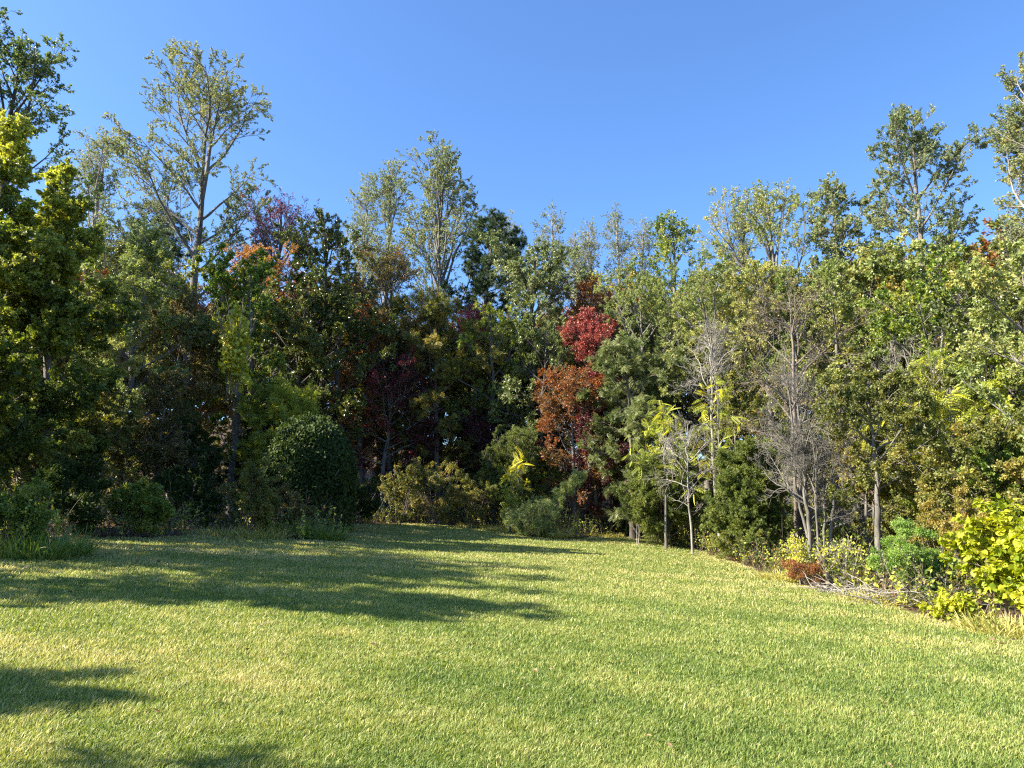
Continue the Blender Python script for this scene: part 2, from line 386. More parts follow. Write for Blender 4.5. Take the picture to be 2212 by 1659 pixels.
def build_ground():
    gx = np.concatenate([np.linspace(-900, -60, 15)[:-1], np.linspace(-60, -22, 40)[:-1], np.linspace(-22, 22, 177)[:-1], np.linspace(22, 60, 40)[:-1], np.linspace(60, 900, 15)])
    gy = np.concatenate([np.linspace(-900, -30, 12)[:-1], np.linspace(-30, 4, 35)[:-1], np.linspace(4, 46, 169)[:-1], np.linspace(46, 110, 65)[:-1], np.linspace(110, 1200, 20)])
    X, Y = np.meshgrid(gx, gy); Z = gz(X, Y)
    V = np.stack([X, Y, Z], -1).reshape(-1, 3)
    ny, nx = X.shape; I = np.arange(nx * ny).reshape(ny, nx)
    q = np.stack([I[:-1, :-1], I[:-1, 1:], I[1:, 1:], I[1:, :-1]], -1).reshape(-1, 4)
    x, y = V[:, 0], V[:, 1]
    sd = edge_dist(x, y, LAWN) * np.where(in_poly(x, y, LAWN), 1, -1)
    m, nt, b, out = mat('ground_soil'); N = nt.nodes; K = nt.links
    a = N.new('ShaderNodeAttribute'); a.attribute_name = 'tone'
    geo = N.new('ShaderNodeNewGeometry')
    def noise(sc_, det=4):
        n = N.new('ShaderNodeTexNoise'); n.inputs['Scale'].default_value = sc_; n.inputs['Detail'].default_value = det; K.new(geo.outputs['Position'], n.inputs['Vector']); return n
    litter = ramp(nt, [(.3, (.03, .022, .014)), (.5, (.085, .055, .032)), (.68, (.19, .125, .07))]); K.new(noise(14, 6).outputs['Fac'], litter.inputs[0])
    thatch = ramp(nt, [(.3, (.055, .085, .02)), (.52, (.12, .14, .035)), (.7, (.27, .24, .09))]); K.new(noise(5, 8).outputs['Fac'], thatch.inputs[0])
    ad = N.new('ShaderNodeMath'); ad.operation = 'MULTIPLY_ADD'; ad.inputs[1].default_value = .9; K.new(noise(2.5).outputs['Fac'], ad.inputs[0]); K.new(a.outputs['Fac'], ad.inputs[2])
    st = ramp(nt, [(.88, (0, 0, 0)), (1.0, (1, 1, 1))]); K.new(ad.outputs[0], st.inputs[0])
    mx = N.new('ShaderNodeMix'); mx.data_type = 'RGBA'; K.new(st.outputs[0], mx.inputs[0]); K.new(litter.outputs[0], mx.inputs[6]); K.new(thatch.outputs[0], mx.inputs[7])
    K.new(mx.outputs[2], b.inputs['Base Color']); b.inputs['Roughness'].default_value = 1; b.inputs['Specular IOR Level'].default_value = .1
    bp = N.new('ShaderNodeBump'); bp.inputs['Strength'].default_value = .8; bp.inputs['Distance'].default_value = .05; K.new(noise(18, 6).outputs['Fac'], bp.inputs['Height']); K.new(bp.outputs[0], b.inputs['Normal'])
    o = link('ground', mesh('ground', [(V, q, np.clip(.5 + sd * .5, 0, 1), 0)], [m], smooth=True))
    prop(o, 'rolling ground, mown lawn in front and leaf litter under the trees', 'ground', kind='structure')
build_ground()

def blades(r, x, y, h, w, tone, bend=.5, wind=(.25, .1)):
    n = len(x); z = gz(x, y) - .004
    az = r.uniform(0, 6.283, n); l = r.uniform(.15, 1, n) * bend
    dx = np.cos(az) * l + wind[0]; dy = np.sin(az) * l + wind[1]
    fa = r.uniform(0, 6.283, n); wx = np.cos(fa) * w; wy = np.sin(fa) * w
    b = np.stack([x, y, z], -1)
    mid = b + np.stack([dx * h * .35, dy * h * .35, h * .6], -1)
    tip = b + np.stack([dx * h * 1.0, dy * h * 1.0, h * (1.0 - .25 * l)], -1)
    W = np.stack([wx, wy, 0 * wx], -1)
    V = np.stack([b - W * .5, b + W * .5, mid + W * .45, mid - W * .45, tip], 1)
    F = np.array([(0, 1, 2), (0, 2, 3), (3, 2, 4)])
    F = (F[None] + (np.arange(n) * 5)[:, None, None]).reshape(-1, 3)
    return V.reshape(-1, 3), F, np.repeat(tone, 5)

def build_lawn(n=1150000):
    r = rngof(5)
    # sample distance so that blades per pixel stay even
    rr = np.linspace(2.6, 48, 4000); pdf = rr * np.minimum(1, (4.2 / rr)) ** 2.35
    cdf = np.cumsum(pdf); cdf /= cdf[-1]
    d = np.interp(r.random(n), cdf, rr); a = r.uniform(-.80, .80, n)
    x = d * np.sin(a); y = d * np.cos(a)
    # some tufting
    x += r.normal(0, .01, n); y += r.normal(0, .01, n)
    ok = in_poly(x + (vnoise(x, y, .8) - .5) * .8, y + (vnoise(y, x, .8) - .5) * .8, LAWN); x = x[ok]; y = y[ok]; d = d[ok]; n = len(x)
    big = fnoise(x, y, 3.2); sm = fnoise(x + 31, y + 7, .55); fine = vnoise(x - 9, y + 3, .16)
    ed = edge_dist(x, y, LAWN)
    dry = np.clip((fnoise(x * .7 + 50, y * 1.4, 2.3) - .5) * 2.2, -1, 1)
    west = np.clip((-x - 0.5) / 6, 0, 1) * .10
    band = .075 * np.sin((y * 1.0 + x * .25 + .5 * np.sin(x * .4)) * 2 * math.pi / 2.3)
    tone = .36 + .24 * (big - .5) + .26 * (sm - .5) + .18 * (fine - .5) + .12 * dry + west + band + r.normal(0, .13, n)
    tone = tone + .34 * np.exp(-ed / .8) * (fnoise(x + 5, y, 1.3) + .3) + np.where(r.random(n) < .05, .45, 0) + .06 * np.clip((d - 8) / 12, 0, 1)
    h = (.033 + .014 * (sm - .3)) * r.uniform(.6, 1.35, n) * (1 + .012 * d) * (.75 + .6 * fine)
    w = .0026 * (1 + d / 5) * r.uniform(.7, 1.3, n)
    flat = r.random(n) < .22
    h[flat] *= .55
    V, F, T = blades(r, x, y, h, w, np.clip(tone, 0, 1), bend=.95)
    o = link('lawn_grass', mesh('lawn_grass', [(V, F, T, 0)], [LM['lawn_blade']]))
    prop(o, 'short mown lawn grass, yellow-green with straw-coloured patches', 'grass', kind='stuff')
build_lawn()

# ------------------------------------------------------------------ trees read off the photograph
def put(px, py, depth):
    p = at(px, py, depth); return float(p[0]), float(depth), float(gz(p[0], depth))
def tree_px(name, label, sp, px, depth, top, width, seed, pymid=None, group=None, cat='tree', **kw):
    """px: crown middle column, top: pixel row of its top, width: crown width in pixels"""
    x, y, z = put(px, pymid if pymid is not None else top + 200, depth)
    zt = float(at(px, top, depth)[2]); H = zt - z
    R = width / 2 / PF * depth * (1.02 if 'poplar' in sp or cat != 'tree' else 1.14)
    return plant(name, label, cat, sp, (x, y, z), H, R, seed, group, **kw)

TALL = 'tall poplars above the wood'
FR = 'trees at the front of the wood'
# skyline
tree_px('poplar_tree', 'dark sparse poplar at the upper left corner, rising behind the yellow maples', 'poplar', 20, 27, 70, 330, 101, group=TALL, mat='dark_poplar_leaf', nleaf=6000, size=.15, n1=20, a=(58, 20), trop=.45, bark='dark_bark', cb=.45)
tree_px('poplar_tree', 'large fan-shaped thin-leaved poplar with grey forked limbs standing alone above the left wood', 'poplar', 420, 40, 160, 360, 102, pymid=420, group=TALL, nleaf=19000, n1=26, a=(60, 34), trop=.36, cb=.36, lean=(.3, 0), trunk_r=.33, size=.135, n2=11, n3=7, r2=.5)
tree_px('poplar_tree', 'small pale poplar between the yellow maple and the large fan-shaped poplar', 'slim_poplar', 215, 48, 290, 150, 103, group=TALL, nleaf=2600)
tree_px('pine_tree', 'dark pine crown close beside the trunk of the large fan-shaped poplar', 'pine', 312, 44, 425, 150, 104, nleaf=2600)
tree_px('maple_tree', 'sparse purple-red maple top beside the dark oak', 'hardwood', 605, 41, 418, 170, 105, group='maples in the wood', mat='purple_leaf', nleaf=2400, cb=.55, a=(48, 20), size=.15)
tree_px('maple_tree', 'rust-orange maple below the sparse purple-red maple', 'hardwood', 560, 37, 530, 190, 106, pymid=620, group='maples in the wood', mat='orange_leaf', nleaf=4200, tone0=.1, size=.15, cb=.5)
tree_px('oak_tree', 'dense dark green glossy oak left of the pale poplars', 'oak', 705, 39, 470, 210, 107, pymid=600, group='oaks in the wood', nleaf=9000, cb=.35)
tree_px('poplar_tree', 'pale poplar left of a taller pale one, just right of the dark oak', 'slim_poplar', 768, 56, 392, 120, 108, group=TALL, nleaf=2600, stems=2, spread=.05)
tree_px('poplar_tree', 'pale slim poplar with a bare lower trunk, left of the tallest middle poplar', 'slim_poplar', 835, 52, 340, 110, 109, group=TALL, nleaf=3000, bark='grey_bark')
tree_px('poplar_tree', 'tallest poplar in the middle, a narrow upright vase of many parallel limbs', 'slim_poplar', 955, 47, 305, 170, 110, pymid=450, group=TALL, nleaf=5600, n1=30, a=(27, 12), trop=.25, trunk_r=.26, cb=.42, bark='grey_bark')
tree_px('pine_tree', 'dense dark green rounded pine right of the tallest poplar', 'pine', 1045, 46, 475, 140, 111, nleaf=4600, cb=.5)
tree_px('poplar_tree', 'small pale poplar top peeping over the rounded pine', 'slim_poplar', 1090, 68, 465, 70, 112, group=TALL, nleaf=1500)
tree_px('oak_tree', 'broad light green oak with drooping leaves right of the rounded pine', 'oak', 1145, 41, 525, 230, 113, pymid=660, group='oaks in the wood', mat='light_oak_leaf', tpl='long', size=.30, droop=.7, nleaf=7500, ub=.1, cb=.4)
tree_px('poplar_tree', 'single pale poplar above the broad light oak', 'slim_poplar', 1195, 62, 452, 80, 114, group=TALL, nleaf=1700)
tree_px('poplar_tree', 'leftmost of the four thin pale poplars on the skyline', 'slim_poplar', 1252, 66, 500, 70, 115, group=TALL, nleaf=1400)
tree_px('poplar_tree', 'second from left of the four thin pale poplars on the skyline', 'slim_poplar', 1284, 64, 478, 60, 116, group=TALL, nleaf=1300)
tree_px('poplar_tree', 'tallest of the four thin pale poplars on the skyline', 'slim_poplar', 1328, 63, 456, 70, 117, group=TALL, nleaf=1700)
tree_px('poplar_tree', 'rightmost of the four thin pale poplars, leaning right', 'slim_poplar', 1368, 65, 472, 80, 118, group=TALL, nleaf=1500, lean=(1.0, 0))
tree_px('poplar_tree', 'rounded fresh green poplar right of the four thin pale poplars', 'poplar', 1462, 45, 468, 160, 119, group=TALL, mat='fresh_leaf', nleaf=3600, size=.2)
tree_px('poplar_tree', 'thin half-bare poplar with a dark trunk left of the golden tree', 'slim_poplar', 1598, 46, 425, 110, 120, group=TALL, nleaf=1500, bark='dark_bark')
tree_px('hardwood_tree', 'golden-olive tree with twiggy top shoots, left of the big right-hand poplar', 'hardwood', 1690, 37, 395, 190, 121, pymid=520, group=FR, mat='golden_olive_leaf', nleaf=7000, a=(50, 20), cb=.3)
tree_px('poplar_tree', 'yellow-green poplar just left of the big right-hand poplar', 'poplar', 1815, 36, 395, 190, 122, group=TALL, nleaf=5600, mat='pale_poplar_leaf', tone0=.12, size=.17)
tree_px('poplar_tree', 'big right-hand poplar with a dark forked trunk', 'poplar', 1985, 31, 228, 270, 123, pymid=380, group=TALL, nleaf=13000, n1=20, a=(62, 34), trop=.45, n2=10, n3=7, r2=.48, trunk_r=.24, size=.125, bark='grey_bark', cb=.42)
tree_px('poplar_tree', 'tall dense poplar at the right edge with pale leaning stems', 'poplar', 2190, 27, 160, 300, 124, pymid=350, group=TALL, nleaf=16000, n1=22, a=(58, 32), trop=.45, n2=10, n3=7, stems=2, spread=.06, bark='pale_bark', size=.125, tone0=.06, cb=.35)
# left mass
MP = 'yellowing maples on the left'
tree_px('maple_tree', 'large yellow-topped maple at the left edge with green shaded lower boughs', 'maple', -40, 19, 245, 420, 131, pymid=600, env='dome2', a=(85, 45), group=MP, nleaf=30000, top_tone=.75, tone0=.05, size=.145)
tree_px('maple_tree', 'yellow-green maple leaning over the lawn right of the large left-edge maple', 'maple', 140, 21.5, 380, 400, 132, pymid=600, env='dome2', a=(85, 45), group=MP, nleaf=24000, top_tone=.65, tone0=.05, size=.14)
tree_px('maple_tree', 'dull olive maple behind the two yellow maples', 'maple', 285, 26, 485, 330, 133, pymid=700, env='dome2', group=MP, nleaf=18000, mat='golden_olive_leaf', tpl='oval', size=.15, tone0=-.15)
tree_px('hardwood_tree', 'brownish drooping-leaved tree below the trunk of the large fan-shaped poplar', 'hardwood', 395, 28, 640, 190, 134, pymid=800, group=FR, mat='dull_brown_leaf', tpl='long', droop=.9, nleaf=13000, size=.17, ub=.05, cb=.1)
tree_px('hardwood_tree', 'bright green vine-clad tree behind the hanging yellow vine', 'hardwood', 520, 30, 555, 190, 135, pymid=700, group=FR, mat='fresh_leaf', nleaf=12000, size=.18, cb=.1)
tree_px('oak_tree', 'dark oak with glinting leaves below the dense dark green oak', 'oak', 640, 36, 610, 240, 136, pymid=760, group='oaks in the wood', nleaf=10000, cb=.1, size=.24)
tree_px('oak_tree', 'low dark oak crown left of the orange maple', 'oak', 745, 37, 640, 190, 137, pymid=780, group='oaks in the wood', nleaf=8000, cb=.1)
tree_px('maple_tree', 'thin orange maple in the middle, before the pale slim poplar', 'maple', 850, 40, 545, 160, 138, pymid=650, group='maples in the wood', mat='orange_leaf', tpl='oval', nleaf=5000, tone0=-.18, top_tone=-.2, size=.17, cb=.25)
tree_px('maple_tree', 'orange-red low maple left of the middle of the wood', 'maple', 790, 38.5, 650, 120, 139, pymid=760, group='maples in the wood', mat='orange_leaf', tpl='oval', nleaf=4500, size=.17, tone0=.18, cb=.2)
tree_px('hardwood_tree', 'feathery green tree in the very middle of the wood', 'elm', 945, 40, 640, 230, 140, pymid=800, group=FR, mat='olive_leaf', nleaf=4200, size=.42)
tree_px('maple_tree', 'dusky rose-leaved small maple under the rounded pine', 'maple', 1020, 43, 655, 130, 141, pymid=760, group='maples in the wood', mat='purple_leaf', tpl='oval', nleaf=4500, size=.17, cb=.3)
tree_px('hardwood_tree', 'yellow-green slender tree below the broad light oak', 'hardwood', 1070, 40, 655, 170, 142, pymid=800, group=FR, mat='yellow_green_leaf', nleaf=6500, tone0=-.25, cb=.1)
tree_px('oak_tree', 'lower light green oak left of the scarlet maple', 'oak', 1165, 38.5, 690, 190, 143, pymid=800, group='oaks in the wood', mat='light_oak_leaf', nleaf=7500, tone0=-.1, cb=.15)
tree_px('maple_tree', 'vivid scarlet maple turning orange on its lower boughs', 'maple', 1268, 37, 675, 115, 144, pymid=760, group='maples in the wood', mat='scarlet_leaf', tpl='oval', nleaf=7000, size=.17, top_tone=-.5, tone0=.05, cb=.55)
tree_px('maple_tree', 'dull orange-brown maple right below the scarlet maple', 'maple', 1240, 36, 790, 170, 145, pymid=900, group='maples in the wood', mat='rust_leaf', tpl='oval', nleaf=7500, size=.16, cb=.1)
tree_px('hardwood_tree', 'small bright yellow tree above the scarlet maple', 'hardwood', 1325, 44, 600, 110, 146, pymid=680, group=FR, mat='yellow_green_leaf', nleaf=4500, tone0=.25, cb=.4)
tree_px('maple_tree', 'rusty maple behind the scarlet maple', 'maple', 1275, 42, 600, 140, 147, pymid=700, group='maples in the wood', mat='rust_leaf', tpl='oval', nleaf=5500, size=.18, tone0=.1, cb=.3)
# right mass
tree_px('hardwood_tree', 'pale olive broad tree right of the scarlet maple', 'hardwood', 1400, 36, 585, 210, 148, pymid=740, group=FR, mat='golden_olive_leaf', tpl='long', droop=.6, nleaf=11000, tone0=-.15, ub=.2, cb=.2)
tree_px('hardwood_tree', 'pale yellow-olive rounded tree behind the bare grey tree', 'hardwood', 1515, 34, 580, 230, 149, pymid=720, group=FR, mat='golden_olive_leaf', tpl='long', droop=.6, nleaf=12000, ub=.2, cb=.2)
tree_px('hardwood_tree', 'golden rounded tree behind the brown twiggy trees', 'hardwood', 1650, 33, 560, 250, 150, pymid=720, group=FR, mat='golden_olive_leaf', nleaf=12000, tone0=.1, cb=.2)
tree_px('hardwood_tree', 'olive-gold tree below the yellow-green poplar', 'hardwood', 1800, 31, 560, 240, 151, pymid=720, group=FR, mat='golden_olive_leaf', nleaf=12000, tone0=-.05, cb=.2)
tree_px('hardwood_tree', 'olive tree around the foot of the big right-hand poplar', 'hardwood', 1950, 30, 600, 260, 152, pymid=760, group=FR, mat='olive_leaf', nleaf=12000, tone0=.1, cb=.15)
tree_px('hardwood_tree', 'dense green-gold tree low at the right edge behind the leaning pale stems', 'hardwood', 2150, 26, 600, 300, 153, pymid=800, group=FR, mat='olive_leaf', nleaf=15000, cb=.1, tone0=.1)
tree_px('elm_tree', 'grey-green elm with layered hanging sprays right of the scarlet maple', 'elm', 1362, 34, 735, 170, 154, pymid=880, nleaf=4600, size=.36)
BT = 'bare trees on the right'
tree_px('bare_tree', 'bare grey tree with a pale trunk and a broom of fine twigs', 'bare', 1545, 27.5, 690, 150, 155, pymid=850, group=BT, cb=.5, trunk_r=.085)
tree_px('bare_tree', 'tallest brown twiggy bare tree in front of the golden tree', 'bare', 1705, 25, 600, 270, 156, pymid=800, group=BT, bark='brown_bark', stems=3, spread=.1, nleaf=900, size=.13)
tree_px('bare_tree', 'multi-stemmed bare tree with pale trunks right of the cedars', 'bare', 1750, 20.5, 745, 230, 157, pymid=950, group=BT, stems=9, spread=.07, trunk_r=.085, n2=10, n3=8, bark='grey_bark', a=(55, 20))
tree_px('bare_tree', 'bare twiggy tree under the big right-hand poplar', 'bare', 1885, 25, 640, 230, 158, pymid=800, group=BT, bark='pale_bark', stems=2)
tree_px('bare_tree', 'small leafless tree with crooked pale boughs between the two cedars', 'bare', 1490, 26, 900, 150, 159, pymid=1000, group=BT, trunk_r=.05, wob=.22)
SU = 'sumacs along the wood edge'
tree_px('sumac_tree', 'yellow-green sumac above the left of the two lit cedars', 'sumac', 1430, 28, 865, 130, 161, pymid=900, group=SU, cb=.35)
tree_px('sumac_tree', 'sumac crown around the pale trunk of the bare grey tree', 'sumac', 1550, 26.5, 825, 120, 162, pymid=900, group=SU, cb=.35)
tree_px('sumac_tree', 'highest sumac on the right, before the right-edge poplar', 'sumac', 2010, 20, 740, 200, 163, pymid=850, group=SU)
tree_px('sumac_tree', 'broad sumac below the highest one on the right', 'sumac', 2060, 18.5, 840, 190, 164, pymid=900, group=SU)
tree_px('hardwood_tree', 'yellow-green leafy sapling tree right of the multi-stemmed bare tree', 'hardwood', 1880, 19.5, 800, 230, 165, pymid=950, group=FR, mat='olive_leaf', nleaf=7000, size=.13, tone0=-.12, cb=.3, n1=20)
tree_px('hardwood_tree', 'dark green leafy tree behind the bright yellow big-leaved shrub', 'hardwood', 2130, 17, 900, 280, 166, pymid=1000, group=FR, mat='olive_leaf', nleaf=12000, size=.12, cb=.1)
CE = 'cedars on the lawn edge'
tree_px('cedar_tree', 'left of the two lit cedars on the right, broader and looser', 'cedar', 1435, 29.5, 985, 170, 171, pymid=1080, group=CE, nleaf=24000)
tree_px('cedar_tree', 'right of the two lit cedars, taller and fuller', 'cedar', 1610, 23.5, 955, 190, 172, pymid=1080, group=CE, nleaf=30000, stems=2, spread=.04)
tree_px('cedar_tree', 'dark cedar in the shade behind the bent pine sapling', 'cedar', 1125, 36, 925, 150, 173, pymid=1030, group=CE, nleaf=14000)
tree_px('maple_tree', 'dark crimson young maple in the shade right of the dark cedar', 'maple', 1285, 36, 870, 150, 174, pymid=980, group='maples in the wood', mat='crimson_leaf', tpl='oval', nleaf=7000, size=.14, cb=.1)
tree_px('maple_tree', 'dark red young maple in the shade right of the vine-draped mound', 'maple', 830, 38, 760, 190, 175, pymid=900, group='maples in the wood', mat='crimson_leaf', tpl='oval', nleaf=8000, size=.16, cb=.1, tone0=.1)
tree_px('hardwood_tree', 'small lit yellow-green tree above the vine-draped mound', 'elm', 620, 30, 835, 170, 176, pymid=900, group=FR, mat='yellow_green_leaf', nleaf=2600, size=.34, tone0=-.15)
tree_px('maple_tree', 'dusky red young maple left of the dark cedar', 'maple', 1050, 40, 870, 130, 177, pymid=950, group='maples in the wood', mat='crimson_leaf', tpl='oval', nleaf=5000, size=.16, cb=.1)

UN = 'young trees and bushes under the canopy'
def understory():
    rows = [  # label, species, px, depth, top, width, leaf, leaves
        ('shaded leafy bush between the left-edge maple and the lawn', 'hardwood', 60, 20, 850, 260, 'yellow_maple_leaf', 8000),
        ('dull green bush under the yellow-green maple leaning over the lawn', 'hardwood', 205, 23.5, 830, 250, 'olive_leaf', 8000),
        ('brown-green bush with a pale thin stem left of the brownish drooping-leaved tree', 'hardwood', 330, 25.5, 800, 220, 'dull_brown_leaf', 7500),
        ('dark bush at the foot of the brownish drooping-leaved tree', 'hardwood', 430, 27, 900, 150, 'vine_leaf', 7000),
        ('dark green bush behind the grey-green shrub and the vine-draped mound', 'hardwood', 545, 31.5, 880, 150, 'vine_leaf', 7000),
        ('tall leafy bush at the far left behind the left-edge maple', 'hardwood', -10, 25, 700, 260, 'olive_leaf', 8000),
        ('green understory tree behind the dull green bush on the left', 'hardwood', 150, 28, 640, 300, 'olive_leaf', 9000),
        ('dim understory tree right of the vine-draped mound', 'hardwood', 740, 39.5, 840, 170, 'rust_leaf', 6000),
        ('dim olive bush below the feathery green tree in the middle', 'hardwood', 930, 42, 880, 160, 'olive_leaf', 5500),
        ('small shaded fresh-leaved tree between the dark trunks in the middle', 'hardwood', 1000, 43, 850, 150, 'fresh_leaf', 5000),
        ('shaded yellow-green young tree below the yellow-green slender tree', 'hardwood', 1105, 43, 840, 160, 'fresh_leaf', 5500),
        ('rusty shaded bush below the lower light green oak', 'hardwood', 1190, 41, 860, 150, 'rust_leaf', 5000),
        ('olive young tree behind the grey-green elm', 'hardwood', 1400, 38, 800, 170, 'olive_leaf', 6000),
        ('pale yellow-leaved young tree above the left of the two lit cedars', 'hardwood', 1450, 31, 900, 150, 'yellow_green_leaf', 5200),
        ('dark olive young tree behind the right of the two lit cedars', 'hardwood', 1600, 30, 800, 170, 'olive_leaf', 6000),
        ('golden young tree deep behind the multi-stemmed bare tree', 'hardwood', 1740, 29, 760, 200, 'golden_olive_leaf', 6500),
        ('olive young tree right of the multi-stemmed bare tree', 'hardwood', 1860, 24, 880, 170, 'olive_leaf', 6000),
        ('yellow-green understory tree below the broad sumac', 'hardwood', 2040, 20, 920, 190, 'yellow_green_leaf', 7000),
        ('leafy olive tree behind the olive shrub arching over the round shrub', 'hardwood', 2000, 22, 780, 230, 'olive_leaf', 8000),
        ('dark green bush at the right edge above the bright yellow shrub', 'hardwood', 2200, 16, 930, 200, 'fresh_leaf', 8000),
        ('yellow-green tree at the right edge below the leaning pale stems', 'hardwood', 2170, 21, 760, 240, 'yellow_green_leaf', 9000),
    ]
    for i, (lab, sp, px, d, top, w, m, nl) in enumerate(rows):
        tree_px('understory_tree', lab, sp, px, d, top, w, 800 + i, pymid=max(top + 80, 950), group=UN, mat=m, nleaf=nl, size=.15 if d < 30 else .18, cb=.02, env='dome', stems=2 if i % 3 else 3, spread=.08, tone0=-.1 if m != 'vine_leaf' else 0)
understory()

# deep wood: a few kinds copied behind the front row
def deep_wood():
    kinds = []
    for k, (sp, m, nl) in enumerate([('hardwood', 'olive_leaf', 7000), ('hardwood', 'golden_olive_leaf', 7000), ('oak', 'dark_oak_leaf', 6000), ('slim_poplar', 'pale_poplar_leaf', 3500),
                                     ('hardwood', 'fresh_leaf', 7000), ('maple', 'rust_leaf', 6000)]):
        cb = .12
        kinds.append((sp, m, nl, cb))
    word = ['olive', 'golden', 'dark oak', 'thin poplar', 'fresh green', 'rusty']
    proto = {}
    r = random.Random(9)
    spots = []
    for row, (y0, x0, x1, n) in enumerate([(43, -30, 16, 15), (49, -34, 22, 16), (56, -40, 34, 17), (66, -46, 46, 18)]):
        for i in range(n):
            spots.append((x0 + (x1 - x0) * (i + r.uniform(.2, .8)) / n, y0 + r.uniform(-2, 2), row))
    for y in (27, 31, 35, 39):
        for k in range(2): spots.append((-15.5 - (y - 22) * .35 - k * 4 + r.uniform(-1, 1), y + r.uniform(-1.5, 1.5), 4))
    for y in (18, 22, 26, 30, 34, 38, 42):
        for k in range(3): spots.append((13.5 + .22 * (y - 18) + k * 5 + r.uniform(-1, 1), y + r.uniform(-1.5, 1.5), 5))
    where = ['in the second row of the wood', 'deep in the middle of the wood', 'far back in the wood', 'at the very back of the wood', 'behind the left-hand maples', 'behind the right-hand wood edge']
    for i, (x, y, row) in enumerate(spots):
        k = r.randrange(6)
        if row >= 4 and k == 3: k = 1
        # keep crowns below the skyline seen in the photograph
        px = PW / 2 + x / y * PF
        sky = np.interp(px, [-200, 250, 420, 560, 700, 900, 1100, 1250, 1400, 1550, 1700, 1900, 2300], [420, 520, 620, 560, 600, 650, 640, 630, 600, 590, 560, 520, 480])
        top = sky + r.uniform(0, 110); H = float(at(px, top, y)[2]) - float(gz(x, y)); H = min(H, 17)
        lab = f'{word[k]} tree {where[row]}'
        if k not in proto:
            sp, m, nl, cb = kinds[k]
            proto[k] = plant('wood_tree', lab, 'tree', sp, (x, y, float(gz(x, y))), 12, 3.0, 300 + k, 'trees deep in the wood', mat=m, nleaf=nl, size=.24, cb=cb, tpl='oval')
            proto[k].scale = (H / 12,) * 3
        else:
            copy_thing(proto[k], (x, y, float(gz(x, y))), r.uniform(0, 6.28), H / 12, lab)
deep_wood()

# trees standing left of the picture that shade the lawn
def shade_trees():
    r = random.Random(4)
    for i, (x, y, H, R, nl) in enumerate([(-12.2, 9.0, 7.9, 2.2, 13000), (-13.5, 12.0, 8.5, 2.6, 12000), (-15, 14.8, 8.6, 2.8, 9000), (-9.9, 3.9, 4.7, .8, 3500), (-8.6, 1.6, 5.6, 1.3, 5000), (-12.0, 13.4, 6.6, 2.0, 8000)]):
        plant('maple_tree', ['leafy maple', 'broad green maple', 'tall green maple', 'small young maple', 'slender young maple', 'dense low maple'][i] + ' beside the lawn, beyond the left edge of the photo', 'tree', 'maple', (x, y, float(gz(x, y))), H, R, 400 + i, 'maples shading the lawn', nleaf=nl, size=.16, tpl='oval')
shade_trees()

# ------------------------------------------------------------------ shrubs and small plants
def shrub_px(name, label, px, base, top, width, seed, depth=None, sp='shrub', group='shrubs along the wood edge', cat='shrub', **kw):
    x, y = hit(px, base)
    if depth: x, y, _ = put(px, base, depth)
    z = float(gz(x, y)); H = float(at(px, top, y)[2]) - z; R = width / 2 / PF * y
    return plant(name, label, cat, sp, (float(x), float(y), z), H, R, seed, group, crown_name='leaves', **kw)
kw6 = dict(stems=9, spread=.42, env='column', wob=.18, tr=.018)
shrub_px('shrub', 'low leafy shrub at the left edge beside the lawn corner', 30, 1195, 1040, 190, 501, nleaf=5000, mat='fresh_leaf', tone0=-.1, **kw6)
shrub_px('shrub', 'shaded green shrub under the left-edge maple', 150, 1158, 985, 200, 502, nleaf=6500, mat='vine_leaf', **kw6)
shrub_px('shrub', 'weedy shrub with lit upper leaves left of the vine-draped mound', 290, 1160, 1040, 170, 503, nleaf=6000, mat='fresh_leaf', **kw6)
shrub_px('shrub', 'dark low shrub behind the sunlit weeds on the left', 400, 1142, 985, 180, 504, nleaf=5500, mat='vine_leaf', tone0=-.15, **kw6)
shrub_px('shrub', 'grey-green shrub in front of the vine-draped mound', 545, 1158, 990, 150, 505, nleaf=5000, mat='olive_leaf', **kw6)
shrub_px('shrub', 'brownish shrub at the foot of the vine-draped mound', 610, 1155, 1050, 140, 506, nleaf=4000, mat='dull_brown_leaf', **kw6)
for i, (px, top, w, lab, m) in enumerate([(770, 1010, 130, 'dark leafy bramble right of the vine-draped mound', 'vine_leaf'), (860, 990, 120, 'grey-green bramble below the dark red young maple', 'olive_leaf'),
                                          (940, 985, 130, 'pale-stemmed shrub in the middle of the far lawn edge', 'olive_leaf'), (1015, 1010, 110, 'half-lit shrub left of the dark shaded cedar', 'olive_leaf')]):
    shrub_px('shrub', lab, px, 1131 + i * 3, top, w, 510 + i, nleaf=3200, mat=m, tpl='oval', size=.13, **kw6)
shrub_px('shrub', 'brown twiggy brush in front of the far lawn edge', 900, 1131, 1050, 160, 515, sp='bare', bark='brown_bark', nleaf=700, mat='dull_brown_leaf', size=.1, **kw6)
shrub_px('shrub', 'bare brown brush left of the slender lit sapling', 1040, 1140, 1050, 90, 516, sp='bare', bark='brown_bark', nleaf=500, mat='dull_brown_leaf', size=.1, **kw6)
shrub_px('shrub', 'round bright green shrub left of the bright yellow shrub', 1985, 1305, 1115, 170, 520, nleaf=9000, mat='lush_leaf', size=.06, **kw6)
shrub_px('shrub', 'olive shrub arching above the round bright green shrub', 2060, 1300, 1050, 210, 521, depth=16.5, nleaf=11000, mat='olive_leaf', tone0=.25, size=.065, **kw6)
shrub_px('yellow_shrub', 'bright yellow shrub with big heart-shaped leaves at the right edge', 2165, 1352, 1080, 205, 522, nleaf=800, mat='bright_yellow_leaf', tpl='heart', size=.15, ub=1.2, stems=3, spread=.14, droop=.3, n1=34, a=(80, 40), trop=.1, cb=.34, r2=.3)
